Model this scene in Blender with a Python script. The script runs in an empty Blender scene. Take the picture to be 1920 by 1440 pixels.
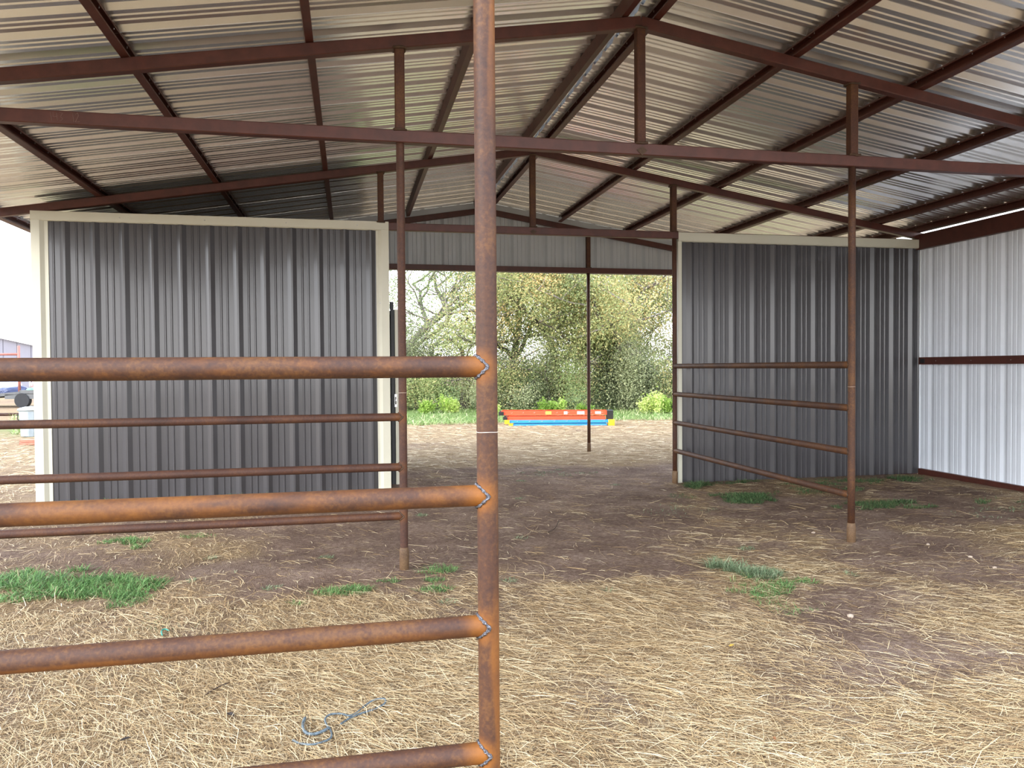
import bpy, math, random
import numpy as np
random.seed(7); rng=np.random.default_rng(11)
C=bpy.context.scene.collection
# ------------------------------------------------------------------ camera
CAMZ=1.509; FOC=1439.77; YAW=.2073; PIT=-.0215; ROL=-.007
cy_,sy_=math.cos(YAW),math.sin(YAW); cp_,sp_=math.cos(PIT),math.sin(PIT)
F=np.array([sy_*cp_,cy_*cp_,sp_]); R0=np.array([cy_,-sy_,0.]); U0=np.cross(R0,F)
c_,s_=math.cos(ROL),math.sin(ROL); RT=c_*R0+s_*U0; UP=-s_*R0+c_*U0
from mathutils import Matrix, Vector
cd=bpy.data.cameras.new('camera'); cam=bpy.data.objects.new('camera',cd); C.objects.link(cam)
M=Matrix(((RT[0],UP[0],-F[0],0),(RT[1],UP[1],-F[1],0),(RT[2],UP[2],-F[2],CAMZ),(0,0,0,1)))
cam.matrix_world=M; cd.sensor_width=36; cd.lens=FOC/1920*36; cd.clip_end=600
bpy.context.scene.camera=cam
# ------------------------------------------------------------------ main dimensions (metres)
XL,XR,XK=.380,4.159,2.266          # left post line, right post line, ridge line
XW,XE=7.895,-3.412                 # right cladding wall, left corner of the tack room
Y0,YA,YB,YC=2.156,5.780,9.440,13.12   # the four truss lines
ZB,ZA,SL=3.222,4.222,.1625         # chord centre lines, roof pitch
PR=.0302                           # pipe radius
RAILS=[1.512,1.145,.771,.403]
def zch(x): return ZA-SL*abs(x-XK)
CT=.046
def zroof(x): return zch(x)+CT+.104
# ------------------------------------------------------------------ noise
def _h(ix,iy,s):
    n=(ix*374761393+iy*668265263+s*1442695041)&0xffffffff
    n=((n^(n>>13))*1274126177)&0xffffffff
    return ((n^(n>>16))&0xffff)/65535.
def vnoise(x,y,s=0):
    x=np.asarray(x,float);y=np.asarray(y,float)
    ix=np.floor(x).astype(np.int64);iy=np.floor(y).astype(np.int64);fx=x-ix;fy=y-iy
    fx=fx*fx*(3-2*fx);fy=fy*fy*(3-2*fy)
    a=_h(ix,iy,s);b=_h(ix+1,iy,s);c=_h(ix,iy+1,s);d=_h(ix+1,iy+1,s)
    return (a+(b-a)*fx)*(1-fy)+(c+(d-c)*fx)*fy
def fbm(x,y,s=0,o=4):
    r=0;a=.5;t=0
    for k in range(o): r=r+a*vnoise(x*2**k,y*2**k,s+k*17);t+=a;a*=.5
    return r/t
def ghz(x,y):
    x=np.asarray(x,float);y=np.asarray(y,float)
    z=.055*np.exp(-((y-9.9)/1.3)**2)/(1+np.exp((x-1.0)/.35))
    z=z+.03*(fbm(x*.35,y*.35,5,3)-.5)+.022*(fbm(x*2.3,y*2.3,9,3)-.5)
    z=z-.03*np.exp(-((y-9.9)/1.5)**2)/(1+np.exp(-(x-3.2)/.35))
    return z-.004
def gz(x,y): return float(ghz(x,y))
# ------------------------------------------------------------------ materials
def mat(name):
    m=bpy.data.materials.new(name); m.use_nodes=True; return m,m.node_tree.nodes,m.node_tree.links,m.node_tree.nodes['Principled BSDF']
def ramp(N,stops):
    r=N.new('ShaderNodeValToRGB'); e=r.color_ramp.elements
    while len(e)<len(stops): e.new(.5)
    for k,(p,c) in enumerate(stops): e[k].position=p; e[k].color=(*c,1)
    return r
def noise(N,L,scale,detail=4,rough=.6,coord='Object',vec=None,sc=None):
    t=N.new('ShaderNodeTexCoord'); n=N.new('ShaderNodeTexNoise'); n.inputs['Scale'].default_value=scale
    n.inputs['Detail'].default_value=detail; n.inputs['Roughness'].default_value=rough
    if sc:
        mp=N.new('ShaderNodeMapping'); mp.inputs['Scale'].default_value=sc
        L.new(t.outputs[coord],mp.inputs['Vector']); L.new(mp.outputs[0],n.inputs['Vector'])
    else: L.new(t.outputs[coord],n.inputs['Vector'])
    return n
def bump(N,L,src,st,d,b):
    u=N.new('ShaderNodeBump'); u.inputs['Strength'].default_value=st; u.inputs['Distance'].default_value=d
    L.new(src,u.inputs['Height']); L.new(u.outputs[0],b.inputs['Normal']); return u
def simple(name,col,rough=.5,metal=0,var=.12,scale=6,bmp=0,spec=.5,coat=0):
    m,N,L,b=mat(name); n=noise(N,L,scale)
    c2=tuple(min(1,c*(1+var)) for c in col); c1=tuple(c*(1-var) for c in col)
    r=ramp(N,[(.3,c1),(.7,c2)]); L.new(n.outputs[0],r.inputs[0]); L.new(r.outputs[0],b.inputs['Base Color'])
    b.inputs['Roughness'].default_value=rough; b.inputs['Metallic'].default_value=metal
    b.inputs['Specular IOR Level'].default_value=spec; b.inputs['Coat Weight'].default_value=coat
    if bmp: bump(N,L,n.outputs[0],bmp,.01,b)
    return m
def mk_rust(name,dark,mid,lite):
    m,N,L,b=mat(name)
    n1=noise(N,L,5,6,.7,sc=(1,1,1)); n2=noise(N,L,90,3,.6); n3=noise(N,L,1.7,4,.65)
    r1=ramp(N,[(.32,dark),(.5,mid),(.66,lite)])
    add=N.new('ShaderNodeMath'); add.operation='MULTIPLY_ADD'; add.inputs[1].default_value=.42; L.new(n2.outputs[0],add.inputs[0])
    m2=N.new('ShaderNodeMath'); m2.operation='MULTIPLY_ADD'; m2.inputs[1].default_value=.55; L.new(n1.outputs[0],m2.inputs[0])
    m3=N.new('ShaderNodeMath'); m3.operation='MULTIPLY_ADD'; m3.inputs[1].default_value=.38;m3.inputs[2].default_value=-.17
    L.new(n3.outputs[0],m3.inputs[0]); L.new(m3.outputs[0],m2.inputs[2]); L.new(m2.outputs[0],add.inputs[2])
    L.new(add.outputs[0],r1.inputs[0])
    at=N.new('ShaderNodeAttribute'); at.attribute_name='weld_tint'
    mx=N.new('ShaderNodeMixRGB'); mx.inputs[2].default_value=(.26,.088,.008,1)
    hm=N.new('ShaderNodeMath'); hm.operation='MULTIPLY'; L.new(at.outputs['Fac'],hm.inputs[0])
    rr=ramp(N,[(.35,(.55,)*3),(.6,(1,)*3)]); L.new(n1.outputs[0],rr.inputs[0]); L.new(rr.outputs[0],hm.inputs[1])
    L.new(hm.outputs[0],mx.inputs[0]); L.new(r1.outputs[0],mx.inputs[1]); L.new(mx.outputs[0],b.inputs['Base Color'])
    b.inputs['Roughness'].default_value=.62; b.inputs['Specular IOR Level'].default_value=.35
    bump(N,L,n2.outputs[0],.35,.002,b); return m
RUST=mk_rust('rusty_steel_pipe',(.030,.013,.010),(.062,.025,.012),(.118,.050,.015))
RUST2=mk_rust('darker_rusty_pipe',(.032,.014,.010),(.062,.025,.015),(.098,.041,.018))
RED=simple('red_oxide_primer',(.074,.020,.013),.48,0,.22,9,.05)
WEBM=mk_rust('rust_stained_primer',(.040,.016,.009),(.070,.026,.014),(.115,.050,.014))
REDW=simple('stained_primer_weld',(.060,.030,.014),.7,0,.4,30,.3)
WELD=simple('bare_weld_bead',(.17,.17,.19),.25,.9,.85,170,.8)
SLEEVE=mk_rust('brown_sleeve_pipe',(.07,.038,.020),(.125,.072,.036),(.17,.105,.055))
CREAM=simple('cream_trim_paint',(.56,.545,.44),.42,0,.04,2)
def mk_panel(name,col,rough,metal=0,wav=.02,dirt=.06,spec=.5,sc=(1,1,1),coat=0):
    m,N,L,b=mat(name); n=noise(N,L,2.2,5,.6,sc=sc)
    r=ramp(N,[(.3,tuple(c*(1-dirt) for c in col)),(.7,tuple(min(1,c*(1+dirt)) for c in col))]); L.new(n.outputs[0],r.inputs[0])
    L.new(r.outputs[0],b.inputs['Base Color']); b.inputs['Roughness'].default_value=rough; b.inputs['Metallic'].default_value=metal
    b.inputs['Specular IOR Level'].default_value=spec; b.inputs['Coat Weight'].default_value=coat; b.inputs['Coat Roughness'].default_value=.12
    w=noise(N,L,1.3,2,.5,sc=sc); bump(N,L,w.outputs[0],wav*4,.06,b); return m
GALV=mk_panel('galvalume_sheet',(.86,.865,.87),.26,.86,.008,.04)
CHAR=mk_panel('charcoal_painted_sheet',(.054,.051,.055),.30,0,.006,.05,.5,coat=.35)
WHITE=mk_panel('white_painted_sheet',(.76,.81,.88),.48,0,.02,.03)
GREY=mk_panel('light_grey_sheet',(.50,.53,.55),.42,0,.02,.03)
BLACK=simple('black_hardware',(.012,.012,.013),.5,0,.2,20)
STEEL=simple('zinc_hardware',(.5,.5,.5),.3,1,.1,30)
CHALK=simple('pale_chalk_mark',(.75,.62,.5),.9,0,.1,40)
# ground
def mk_ground():
    m,N,L,b=mat('dirt_with_straw')
    n1=noise(N,L,1.6,8,.65); n2=noise(N,L,28,6,.7); n3=noise(N,L,60,4,.6,sc=(1,2.6,1)); n4=noise(N,L,140,2,.5)
    soil=ramp(N,[(.34,(.105,.066,.048)),(.5,(.215,.145,.110)),(.66,(.40,.30,.235))])
    a=N.new('ShaderNodeMixRGB'); a.inputs[0].default_value=.5; L.new(n1.outputs[0],a.inputs[1]); L.new(n2.outputs[0],a.inputs[2]); L.new(a.outputs[0],soil.inputs[0])
    st=ramp(N,[(.3,(.15,.092,.055)),(.5,(.31,.215,.125)),(.72,(.60,.46,.28))]); L.new(n3.outputs[0],st.inputs[0])
    at=N.new('ShaderNodeAttribute'); at.attribute_name='straw'
    sm=N.new('ShaderNodeMath'); sm.operation='MULTIPLY_ADD'; sm.inputs[1].default_value=1.1; L.new(at.outputs['Fac'],sm.inputs[0])
    q=N.new('ShaderNodeMath'); q.operation='SUBTRACT'; L.new(n2.outputs[0],q.inputs[0]); q.inputs[1].default_value=.55; L.new(q.outputs[0],sm.inputs[2])
    cl=ramp(N,[(.28,(0,)*3),(.8,(1,)*3)]); L.new(sm.outputs[0],cl.inputs[0])
    mx=N.new('ShaderNodeMixRGB'); L.new(cl.outputs[0],mx.inputs[0]); L.new(soil.outputs[0],mx.inputs[1]); L.new(st.outputs[0],mx.inputs[2])
    ag=N.new('ShaderNodeAttribute'); ag.attribute_name='grass'
    gr=ramp(N,[(.3,(.07,.12,.035)),(.7,(.26,.34,.11))]); L.new(n3.outputs[0],gr.inputs[0])
    gm=N.new('ShaderNodeMath'); gm.operation='MULTIPLY_ADD'; gm.inputs[1].default_value=1.0; L.new(ag.outputs['Fac'],gm.inputs[0])
    q2=N.new('ShaderNodeMath'); q2.operation='SUBTRACT'; L.new(n2.outputs[0],q2.inputs[0]); q2.inputs[1].default_value=.5; L.new(q2.outputs[0],gm.inputs[2])
    cg=ramp(N,[(.3,(0,)*3),(.7,(1,)*3)]); L.new(gm.outputs[0],cg.inputs[0])
    m2=N.new('ShaderNodeMixRGB'); L.new(cg.outputs[0],m2.inputs[0]); L.new(mx.outputs[0],m2.inputs[1]); L.new(gr.outputs[0],m2.inputs[2])
    L.new(m2.outputs[0],b.inputs['Base Color']); b.inputs['Roughness'].default_value=.95; b.inputs['Specular IOR Level'].default_value=.1
    s=N.new('ShaderNodeMath'); L.new(n2.outputs[0],s.inputs[0]); L.new(n4.outputs[0],s.inputs[1]); bump(N,L,s.outputs[0],.9,.03,b); return m
GROUND=mk_ground()
def mk_attr(name,stops,rough=.8,trans=0,spec=.2,attr='rnd'):
    m,N,L,b=mat(name); at=N.new('ShaderNodeAttribute'); at.attribute_name=attr
    r=ramp(N,stops); L.new(at.outputs['Fac'],r.inputs[0]); L.new(r.outputs[0],b.inputs['Base Color'])
    b.inputs['Roughness'].default_value=rough; b.inputs['Specular IOR Level'].default_value=spec
    if trans:
        t=N.new('ShaderNodeBsdfTranslucent'); L.new(r.outputs[0],t.inputs[0]); mx=N.new('ShaderNodeMixShader'); mx.inputs[0].default_value=trans
        L.new(b.outputs[0],mx.inputs[1]); L.new(t.outputs[0],mx.inputs[2]); L.new(mx.outputs[0],N['Material Output'].inputs['Surface'])
    return m
STRAW=mk_attr('dry_straw',[(0,(.13,.072,.038)),(.25,(.29,.185,.09)),(.55,(.48,.345,.18)),(1,(.80,.68,.46))],.6,0,.3)
GRASS=mk_attr('green_grass',[(0,(.06,.14,.05)),(.5,(.16,.31,.10)),(.85,(.28,.44,.17)),(1,(.48,.48,.27))],.6,.3)
SHADEGRASS=mk_attr('shaded_green_grass',[(0,(.05,.10,.045)),(.5,(.11,.20,.08)),(1,(.24,.30,.14))],.6,.3)  # darker copy of the green grass, the dimmer light painted into its colour
WEED=mk_attr('grey_green_weed',[(0,(.11,.17,.09)),(.6,(.24,.32,.18)),(1,(.42,.46,.31))],.7,.2)
MEADOW=mk_attr('meadow_blades',[(0,(.12,.20,.05)),(.5,(.27,.36,.12)),(1,(.52,.50,.28))],.7,.3)
LEAFS=[mk_attr('oak_leaves',[(0,(.14,.19,.08)),(.4,(.27,.34,.13)),(.7,(.42,.45,.20)),(1,(.58,.46,.22))],.7,.4),
       mk_attr('turning_leaves',[(0,(.17,.21,.09)),(.35,(.35,.38,.16)),(.7,(.56,.48,.22)),(1,(.66,.42,.18))],.7,.4),
       mk_attr('dull_shrub_leaves',[(0,(.12,.14,.08)),(.5,(.27,.30,.16)),(1,(.46,.46,.26))],.75,.3),
       mk_attr('bright_bush_leaves',[(0,(.16,.26,.04)),(.5,(.36,.50,.10)),(1,(.62,.66,.24))],.7,.4)]
BARK=simple('grey_brown_bark',(.095,.075,.062),.9,0,.4,14,.6)
TWIG=simple('pale_twigs',(.20,.17,.145),.9,0,.3,14)
# ------------------------------------------------------------------ mesh builder
class MB:
    def __init__(s): s.v=[];s.f=[];s.sm=[];s.heat=[];s.n=0
    def add(s,v,f,sm=False,heat=None):
        o=s.n; v=[tuple(map(float,p)) for p in v]; s.v+=v; s.n+=len(v); s.f+=[tuple(i+o for i in q) for q in f]; s.sm+=[sm]*len(f)
        s.heat+=(list(heat) if heat is not None else [0.]*len(v)); return s
    def box(s,a,b):
        x0,y0,z0=a;x1,y1,z1=b
        return s.add([(x0,y0,z0),(x1,y0,z0),(x1,y1,z0),(x0,y1,z0),(x0,y0,z1),(x1,y0,z1),(x1,y1,z1),(x0,y1,z1)],
            [(0,3,2,1),(4,5,6,7),(0,1,5,4),(1,2,6,5),(2,3,7,6),(3,0,4,7)])
    def bbox(s,a,b,e=.004):
        """box with chamfered edges"""
        import bmesh
        bm=bmesh.new(); bmesh.ops.create_cube(bm,size=1)
        for v in bm.verts: v.co=Vector([(a[i]+b[i])/2+v.co[i]*(b[i]-a[i]) for i in range(3)])
        bmesh.ops.bevel(bm,geom=bm.edges[:],offset=e,segments=2,affect='EDGES',profile=.7)
        bm.verts.index_update(); s.add([v.co[:] for v in bm.verts],[[v.index for v in f.verts] for f in bm.faces]); bm.free(); return s
    def prism(s,prof,P0,P1,closed=True,up=(0,0,1),cap=True):
        """extrude a 2D profile (u,w) from P0 to P1; u = side axis, w = up axis"""
        P0=np.array(P0,float);P1=np.array(P1,float);d=P1-P0;d/=np.linalg.norm(d);up=np.array(up,float)
        u=np.cross(d,up);u/=np.linalg.norm(u);w=np.cross(u,d); n=len(prof)
        v=[P0+u*a+w*b for a,b in prof]+[P1+u*a+w*b for a,b in prof]
        f=[(i,(i+1)%n,(i+1)%n+n,i+n) for i in range(n if closed else n-1)]
        if cap and closed: f+=[tuple(range(n))[::-1],tuple(range(n,2*n))]
        return s.add(v,f)
    def tube(s,pts,r,n=12,cap=True,seglen=None,heatf=None,closed=False):
        pts=[np.array(p,float) for p in pts]
        rs=list(r) if hasattr(r,'__len__') else [r]*len(pts)
        if seglen:
            q=[pts[0]];rr=[rs[0]]
            for i in range(1,len(pts)):
                k=max(1,int(np.linalg.norm(pts[i]-pts[i-1])/seglen))
                for j in range(1,k+1): q.append(pts[i-1]+(pts[i]-pts[i-1])*j/k); rr.append(rs[i-1]+(rs[i]-rs[i-1])*j/k)
            pts,rs=q,rr
        m=len(pts);v=[];t0=None
        for i,p in enumerate(pts):
            if closed: d=pts[(i+1)%m]-pts[i-1]
            else: d=pts[min(i+1,m-1)]-pts[max(i-1,0)]
            d=d/(np.linalg.norm(d)+1e-12)
            if t0 is None:
                a=np.array([0,0,1.]) if abs(d[2])<.9 else np.array([1.,0,0])
                t0=np.cross(d,a)
            t0=t0-d*(t0@d); t0/=np.linalg.norm(t0)+1e-12; b=np.cross(d,t0)
            for k in range(n):
                an=2*math.pi*k/n; v.append(p+rs[i]*(math.cos(an)*t0+math.sin(an)*b))
        f=[]
        for i in range(m if closed else m-1):
            j=(i+1)%m
            for k in range(n): f.append((i*n+k,i*n+(k+1)%n,j*n+(k+1)%n,j*n+k))
        h=[heatf(q) for q in v] if heatf else None
        s.add(v,f,True,h)
        if cap and not closed: 
            o=s.n-len(v); s.f+=[tuple(o+k for k in range(n))[::-1],tuple(o+(m-1)*n+k for k in range(n))]; s.sm+=[False,False]
        return s
    def build(s,name,material,parent=None,heat=False):
        me=bpy.data.meshes.new(name); me.from_pydata(s.v,[],s.f); me.polygons.foreach_set('use_smooth',s.sm); me.materials.append(material)
        if heat: a=me.attributes.new('weld_tint','FLOAT','POINT'); a.data.foreach_set('value',s.heat)
        me.update(); o=bpy.data.objects.new(name,me); C.objects.link(o)
        if parent is not None:
            o.parent=parent; o.matrix_parent_inverse=Matrix.Translation(-Vector(parent.location))
        return o
def npmesh(name,V,Fq,material,rnd=None,parent=None,smooth=False,attrs=None):
    me=bpy.data.meshes.new(name); V=np.asarray(V,np.float32); Fq=np.asarray(Fq,np.int32); k=Fq.shape[1]
    me.vertices.add(len(V)); me.vertices.foreach_set('co',V.ravel()); me.loops.add(Fq.size); me.loops.foreach_set('vertex_index',Fq.ravel())
    me.polygons.add(len(Fq)); me.polygons.foreach_set('loop_start',np.arange(0,Fq.size,k,dtype=np.int32))
    if smooth: me.polygons.foreach_set('use_smooth',np.ones(len(Fq),bool))
    at=dict(attrs or {}); 
    if rnd is not None: at['rnd']=rnd
    for n,a in at.items(): q=me.attributes.new(n,'FLOAT','POINT'); q.data.foreach_set('value',np.asarray(a,np.float32))
    me.update(calc_edges=True); me.validate(); me.materials.append(material)
    o=bpy.data.objects.new(name,me); C.objects.link(o)
    if parent is not None: o.parent=parent; o.matrix_parent_inverse=Matrix.Translation(-Vector(parent.location))
    return o
def tag(o,label=None,cat=None,group=None,kind=None):
    if label:o['label']=label
    if cat:o['category']=cat
    if group:o['group']=group
    if kind:o['kind']=kind
    return o
def thing(name,label,cat,loc,group=None,kind=None):
    o=bpy.data.objects.new(name,None); o.empty_display_size=.1; C.objects.link(o); o.location=loc; return tag(o,label,cat,group,kind)
# ------------------------------------------------------------------ ribbed sheet
PITCH=.3048
def profile(u0,u1,phase,lap=True,k=1.):
    """points (u,h) of a ribbed steel sheet, h>0 = rib"""
    pts=[(u0,0)]
    i0=int(math.floor((u0-phase)/PITCH))-1
    for i in range(i0,i0+int((u1-u0)/PITCH)+4):
        c=phase+i*PITCH
        L=[(c-.054,0),(c-.011,.033*k),(c+.011,.033*k),(c+.054,0)]
        if lap and i%3==0: L+=[(c+.057,0),(c+.0575,-.005),(c+.0645,-.005),(c+.065,0)]
        for q in (c+.118,c+.187): L+=[(q-.014,0),(q-.004,.008*k),(q+.004,.008*k),(q+.014,0)]
        for u,h in L:
            if u0<u<u1: pts.append((u,h))
    pts.append((u1,0)); return pts
def sheet(name,material,parent,prof,fn,nseg=1,th=.0015):
    """fn(u,t,h)->xyz, t in 0..1 along the ribs"""
    m=MB(); n=len(prof); v=[]
    for j in range(nseg+1):
        for u,h in prof: v.append(fn(u,j/nseg,h))
    for j in range(nseg+1):
        for u,h in prof: v.append(fn(u,j/nseg,h+th))
    o=n*(nseg+1); f=[]
    for j in range(nseg):
        for i in range(n-1):
            a,b,c,d=j*n+i,j*n+i+1,(j+1)*n+i+1,(j+1)*n+i
            f.append((a,b,c,d)); f.append((o+a,o+d,o+c,o+b))
    for i in range(n-1):
        f.append((i,o+i,o+i+1,i+1)); e=nseg*n; f.append((e+i,e+i+1,o+e+i+1,o+e+i))
    for j in range(nseg):
        for e in (0,n-1): f.append((j*n+e,(j+1)*n+e,o+(j+1)*n+e,o+j*n+e))
    m.add(v,f); return m.build(name,material,parent)
# ================================================================== ROOF (ceiling)
roof=thing('ceiling','silver ribbed steel roof seen from below',None,(XK,7.6,4.3),kind='structure')
XLE,XRE=-4.03,8.06; YR0,YR1=1.95,13.30
pf=profile(YR0,YR1,.05)
sheet('roof_sheet',GALV,roof,pf,lambda u,t,h:(XK-.03-(XK-.03-XLE)*t,u,zroof(XK-.03-(XK-.03-XLE)*t)+h),14)
pf=profile(YR0,YR1,.05)
sheet('roof_sheet',GALV,roof,pf,lambda u,t,h:(XK+.03+(XRE-XK-.03)*t,u,zroof(XK+.03+(XRE-XK-.03)*t)+h),14)
m=MB(); z=zroof(XK)+.040
m.prism([(-.16,-.026),(-.155,-.030),(0,-.002),(.155,-.030),(.16,-.026),(0,.003)],(XK,YR0,z),(XK,YR1,z)); m.build('ridge_cap',GALV,roof)
m=MB()
y=YR0+.1
while y<YR1:   # foam/metal closures seen as little notches along the ridge
    m.box((XK-.075,y,z-.030),(XK-.030,y+.24,z-.022)); y+=PITCH
m.build('ridge_closure',GALV,roof)
# ================================================================== TRUSSES
def rect(a,b): return [(-a,-b),(a,-b),(a,b),(-a,b)]
def cham(a,b,e=.006): return [(-a+e,-b),(a-e,-b),(a,-b+e),(a,b-e),(a-e,b),(-a+e,b),(-a,b-e),(-a,-b+e)]
def truss(Y,label):
    t=thing('roof_truss',label,'truss',(XK,Y,ZB-CT),'red steel trusses across the shed')
    hw=.038
    for sg in (-1,1):
        xe=-3.98 if sg<0 else 7.98
        m=MB(); m.prism(cham(hw,CT),(XK,Y,ZA-.004),(xe,Y,zch(xe))); m.build('top_chord',RED,t)
    m=MB(); m.prism(cham(hw,CT),(XE+.05 if Y!=YC else XE,Y,ZB),(XW-.05,Y,ZB)); m.build('bottom_chord',RED,t)
    for x in (XL,XK,XR):
        m=MB(); m.prism(cham(.036,.036),(x,Y,ZB+CT-.003),(x,Y,zch(x)-CT+.004),up=(0,1,0)); w=m.build('web_post',WEBM,t)
        zt=zch(x)-CT
        for q in (zt-.002,ZB+CT+.002):
            m=MB()
            pts=[(x+a*.043,Y+b*.043,q+random.uniform(-.004,.004)) for a,b in [(-1,-1),(-.3,-1.05),(.3,-1.02),(1,-1),(1,0),(1,1),(0,1),(-1,1),(-1,0)]]
            m.tube(pts,[random.uniform(.007,.012) for _ in pts],6,closed=True); m.build('weld_bead',REDW,w)
        if x==XK:   # diamond gusset under the king post
            m=MB(); m.prism([(-.045,0),(0,-.04),(.045,0),(0,.03)],(x,Y-hw-.006,ZB-.01),(x,Y-hw+.002,ZB-.01)); m.build('gusset',REDW,w)
    return t
tr0=truss(Y0,'nearest red steel truss, over the thick foreground post')
trA=truss(YA,'large red steel truss crossing the top of the view, in front of the others')
FADE=simple('faded_chalk_figures',(.17,.10,.085),.9)
def scrawl(x0,z0,h,dx,dz):
    G={'1':[[(.1,1),(.25,0)]],'4':[[(0,1),(0,.45),(.5,.5)],[(.45,.9),(.5,0)]],'3':[[(0,.95),(.4,.9),(.15,.5),(.45,.25),(.05,0)]],'2':[[(0,.8),(.3,1),(.4,.7),(0,0),(.5,.05)]],'/':[[(.5,1),(0,0)]]}
    m=MB(); u=0
    for ch in '143 12':
        for st in G.get(ch,[]): m.tube([(x0+(u+a*h*.8)*dx,YA-.0385,z0+b*h+(u+a*h*.8)*dz) for a,b in st],.0022,5)
        u+=h*(.35 if ch=='1' else .62)
    return m
bc=[c for c in bpy.data.objects if c.parent==trA and c.name.startswith('bottom_chord')][0]
ck=scrawl(-1.965,ZB-.028,.062,1,0).build('chalk_marking',FADE,bc); ck['kind']='stuff'
trB=truss(YB,'red steel truss resting above the two charcoal partition walls')
trC=truss(YC,'farthest red steel truss, framing the pale gable over the open back')
# ================================================================== PURLINS
def cee(Y,open_,tilt): pass
PX=[(-3.93,'at the left eave, its lit lower edge against the sky'),(-2.735,'second from the left eave'),(-1.49,'third from the left eave'),
    (-.26,'fourth from the left eave, nearly upright in the view'),(.98,'just left of the thick foreground post and of the ridge pair'),
    (XK-.13,'left one of the pair under the ridge'),(XK+.13,'right one of the pair under the ridge'),(3.62,'first to the right of the ridge pair'),
    (4.80,'second to the right of the ridge pair'),(6.06,'third to the right of the ridge pair'),(7.22,'fourth right of the ridge pair, before the eave'),
    (7.83,'at the right eave, just above the white wall')]
for x,lb in PX:
    sg=1 if x<XK else -1     # open side faces the ridge
    H,Wd,lp,th=.100,.056,.016,.004
    out=[(0,0),(Wd*sg,0),(Wd*sg,lp),((Wd-th)*sg,lp),((Wd-th)*sg,th),(th*sg,th),(th*sg,H-th),((Wd-th)*sg,H-th),((Wd-th)*sg,H-lp),(Wd*sg,H-lp),(Wd*sg,H),(0,H)]
    tl=math.atan(SL)*sg; ct,stt=math.cos(tl),math.sin(tl)
    xb=x-.5*Wd*sg; zb=zch(xb)+CT+.002
    pr=[(a*ct-b*stt,a*stt+b*ct) for a,b in out]
    m=MB(); m.prism(pr,(xb,1.98,zb),(xb,13.05,zb))
    o=m.build('roof_purlin',RED); tag(o,'red steel roof purlin '+lb,'purlin','red roof purlins running away from the viewer')
    # self-drilling screws through the roof sheet into the top flange
    m=MB()
    yy=YR0+.2
    while yy<13:
        m.tube([(x+.0*sg,yy,zch(x)+CT+.100),(x,yy,zch(x)+CT+.082)],.003,5); yy+=PITCH
    m.build('screw_tips',STEEL,o)['kind']='stuff'
# ================================================================== PIPE FENCES
def weldheat(points,scale=.045,amt=1.):
    P=np.array(points)
    def f(q):
        d=np.sqrt(((P-q)**2).sum(1)).min(); return amt*float(max(0,min(1,1.5-d/scale)))
    return f
def pipe_post(parent,x,y,z1,rust,z0=None,sleeve=True,welds=None,ring=True,name='post',n=28):
    g=gz(x,y) if z0 is None else z0
    hf=weldheat(welds,.040,.85 if y<3 else .35) if welds else None
    if welds and y<3:
        h0=hf
        def hf(q):
            h=h0(q); nn=float(fbm(q[2]*3,q[0]*30,23,3)); sx_=(q[0]-x)/PR
            up=min(1,max(0,(q[2]-2.15)*4)); lo=min(1,max(0,(.95-q[2])*5))
            return max(h,.45*(up+lo)*max(0,min(1,(sx_-.15-1.5*(nn-.5))*3)))
    m=MB(); m.tube([(x,y,g+(.10 if sleeve else -.05)),(x,y,z1)],PR,n,seglen=.02 if welds else .5,heatf=hf); o=m.build(name,rust,parent,heat=True)
    if sleeve:
        m=MB(); m.tube([(x,y,g-.12),(x,y,g+.135),(x,y,g+.150),(x,y,g+.165)],[.0365,.0365,.034,.031],n); m.build('foot_sleeve',SLEEVE,o,heat=True)
    if ring:
        m=MB(); m.tube([(x+ (PR+.0002)*math.cos(a),y+(PR+.0002)*math.sin(a),1.326+.0006*math.sin(3*a)) for a in np.linspace(0,2*math.pi,40)[:-1]],.0009,5,closed=True); m.build('chalk_line',CHALK,o)
    return o
def saddle(x,y,z,dx,dy,n=48):
    """weld bead where a rail (direction dx,dy) meets a post of the same size"""
    pts=[];rs=[]
    for k in range(n):
        a=2*math.pi*k/n; s_=PR*math.cos(a); h=PR*math.sin(a)
        t=math.sqrt(max(0,PR*PR*1.0-s_*s_))*1.0+.001
        pts.append((x+dx*t-dy*s_*1.04,y+dy*t+dx*s_*1.04,z+h*1.04)); rs.append(.0044+.0016*math.sin(k*1.9)+random.uniform(-.0006,.0012))
    m=MB(); m.tube(pts,rs,8,closed=True); return m
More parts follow.
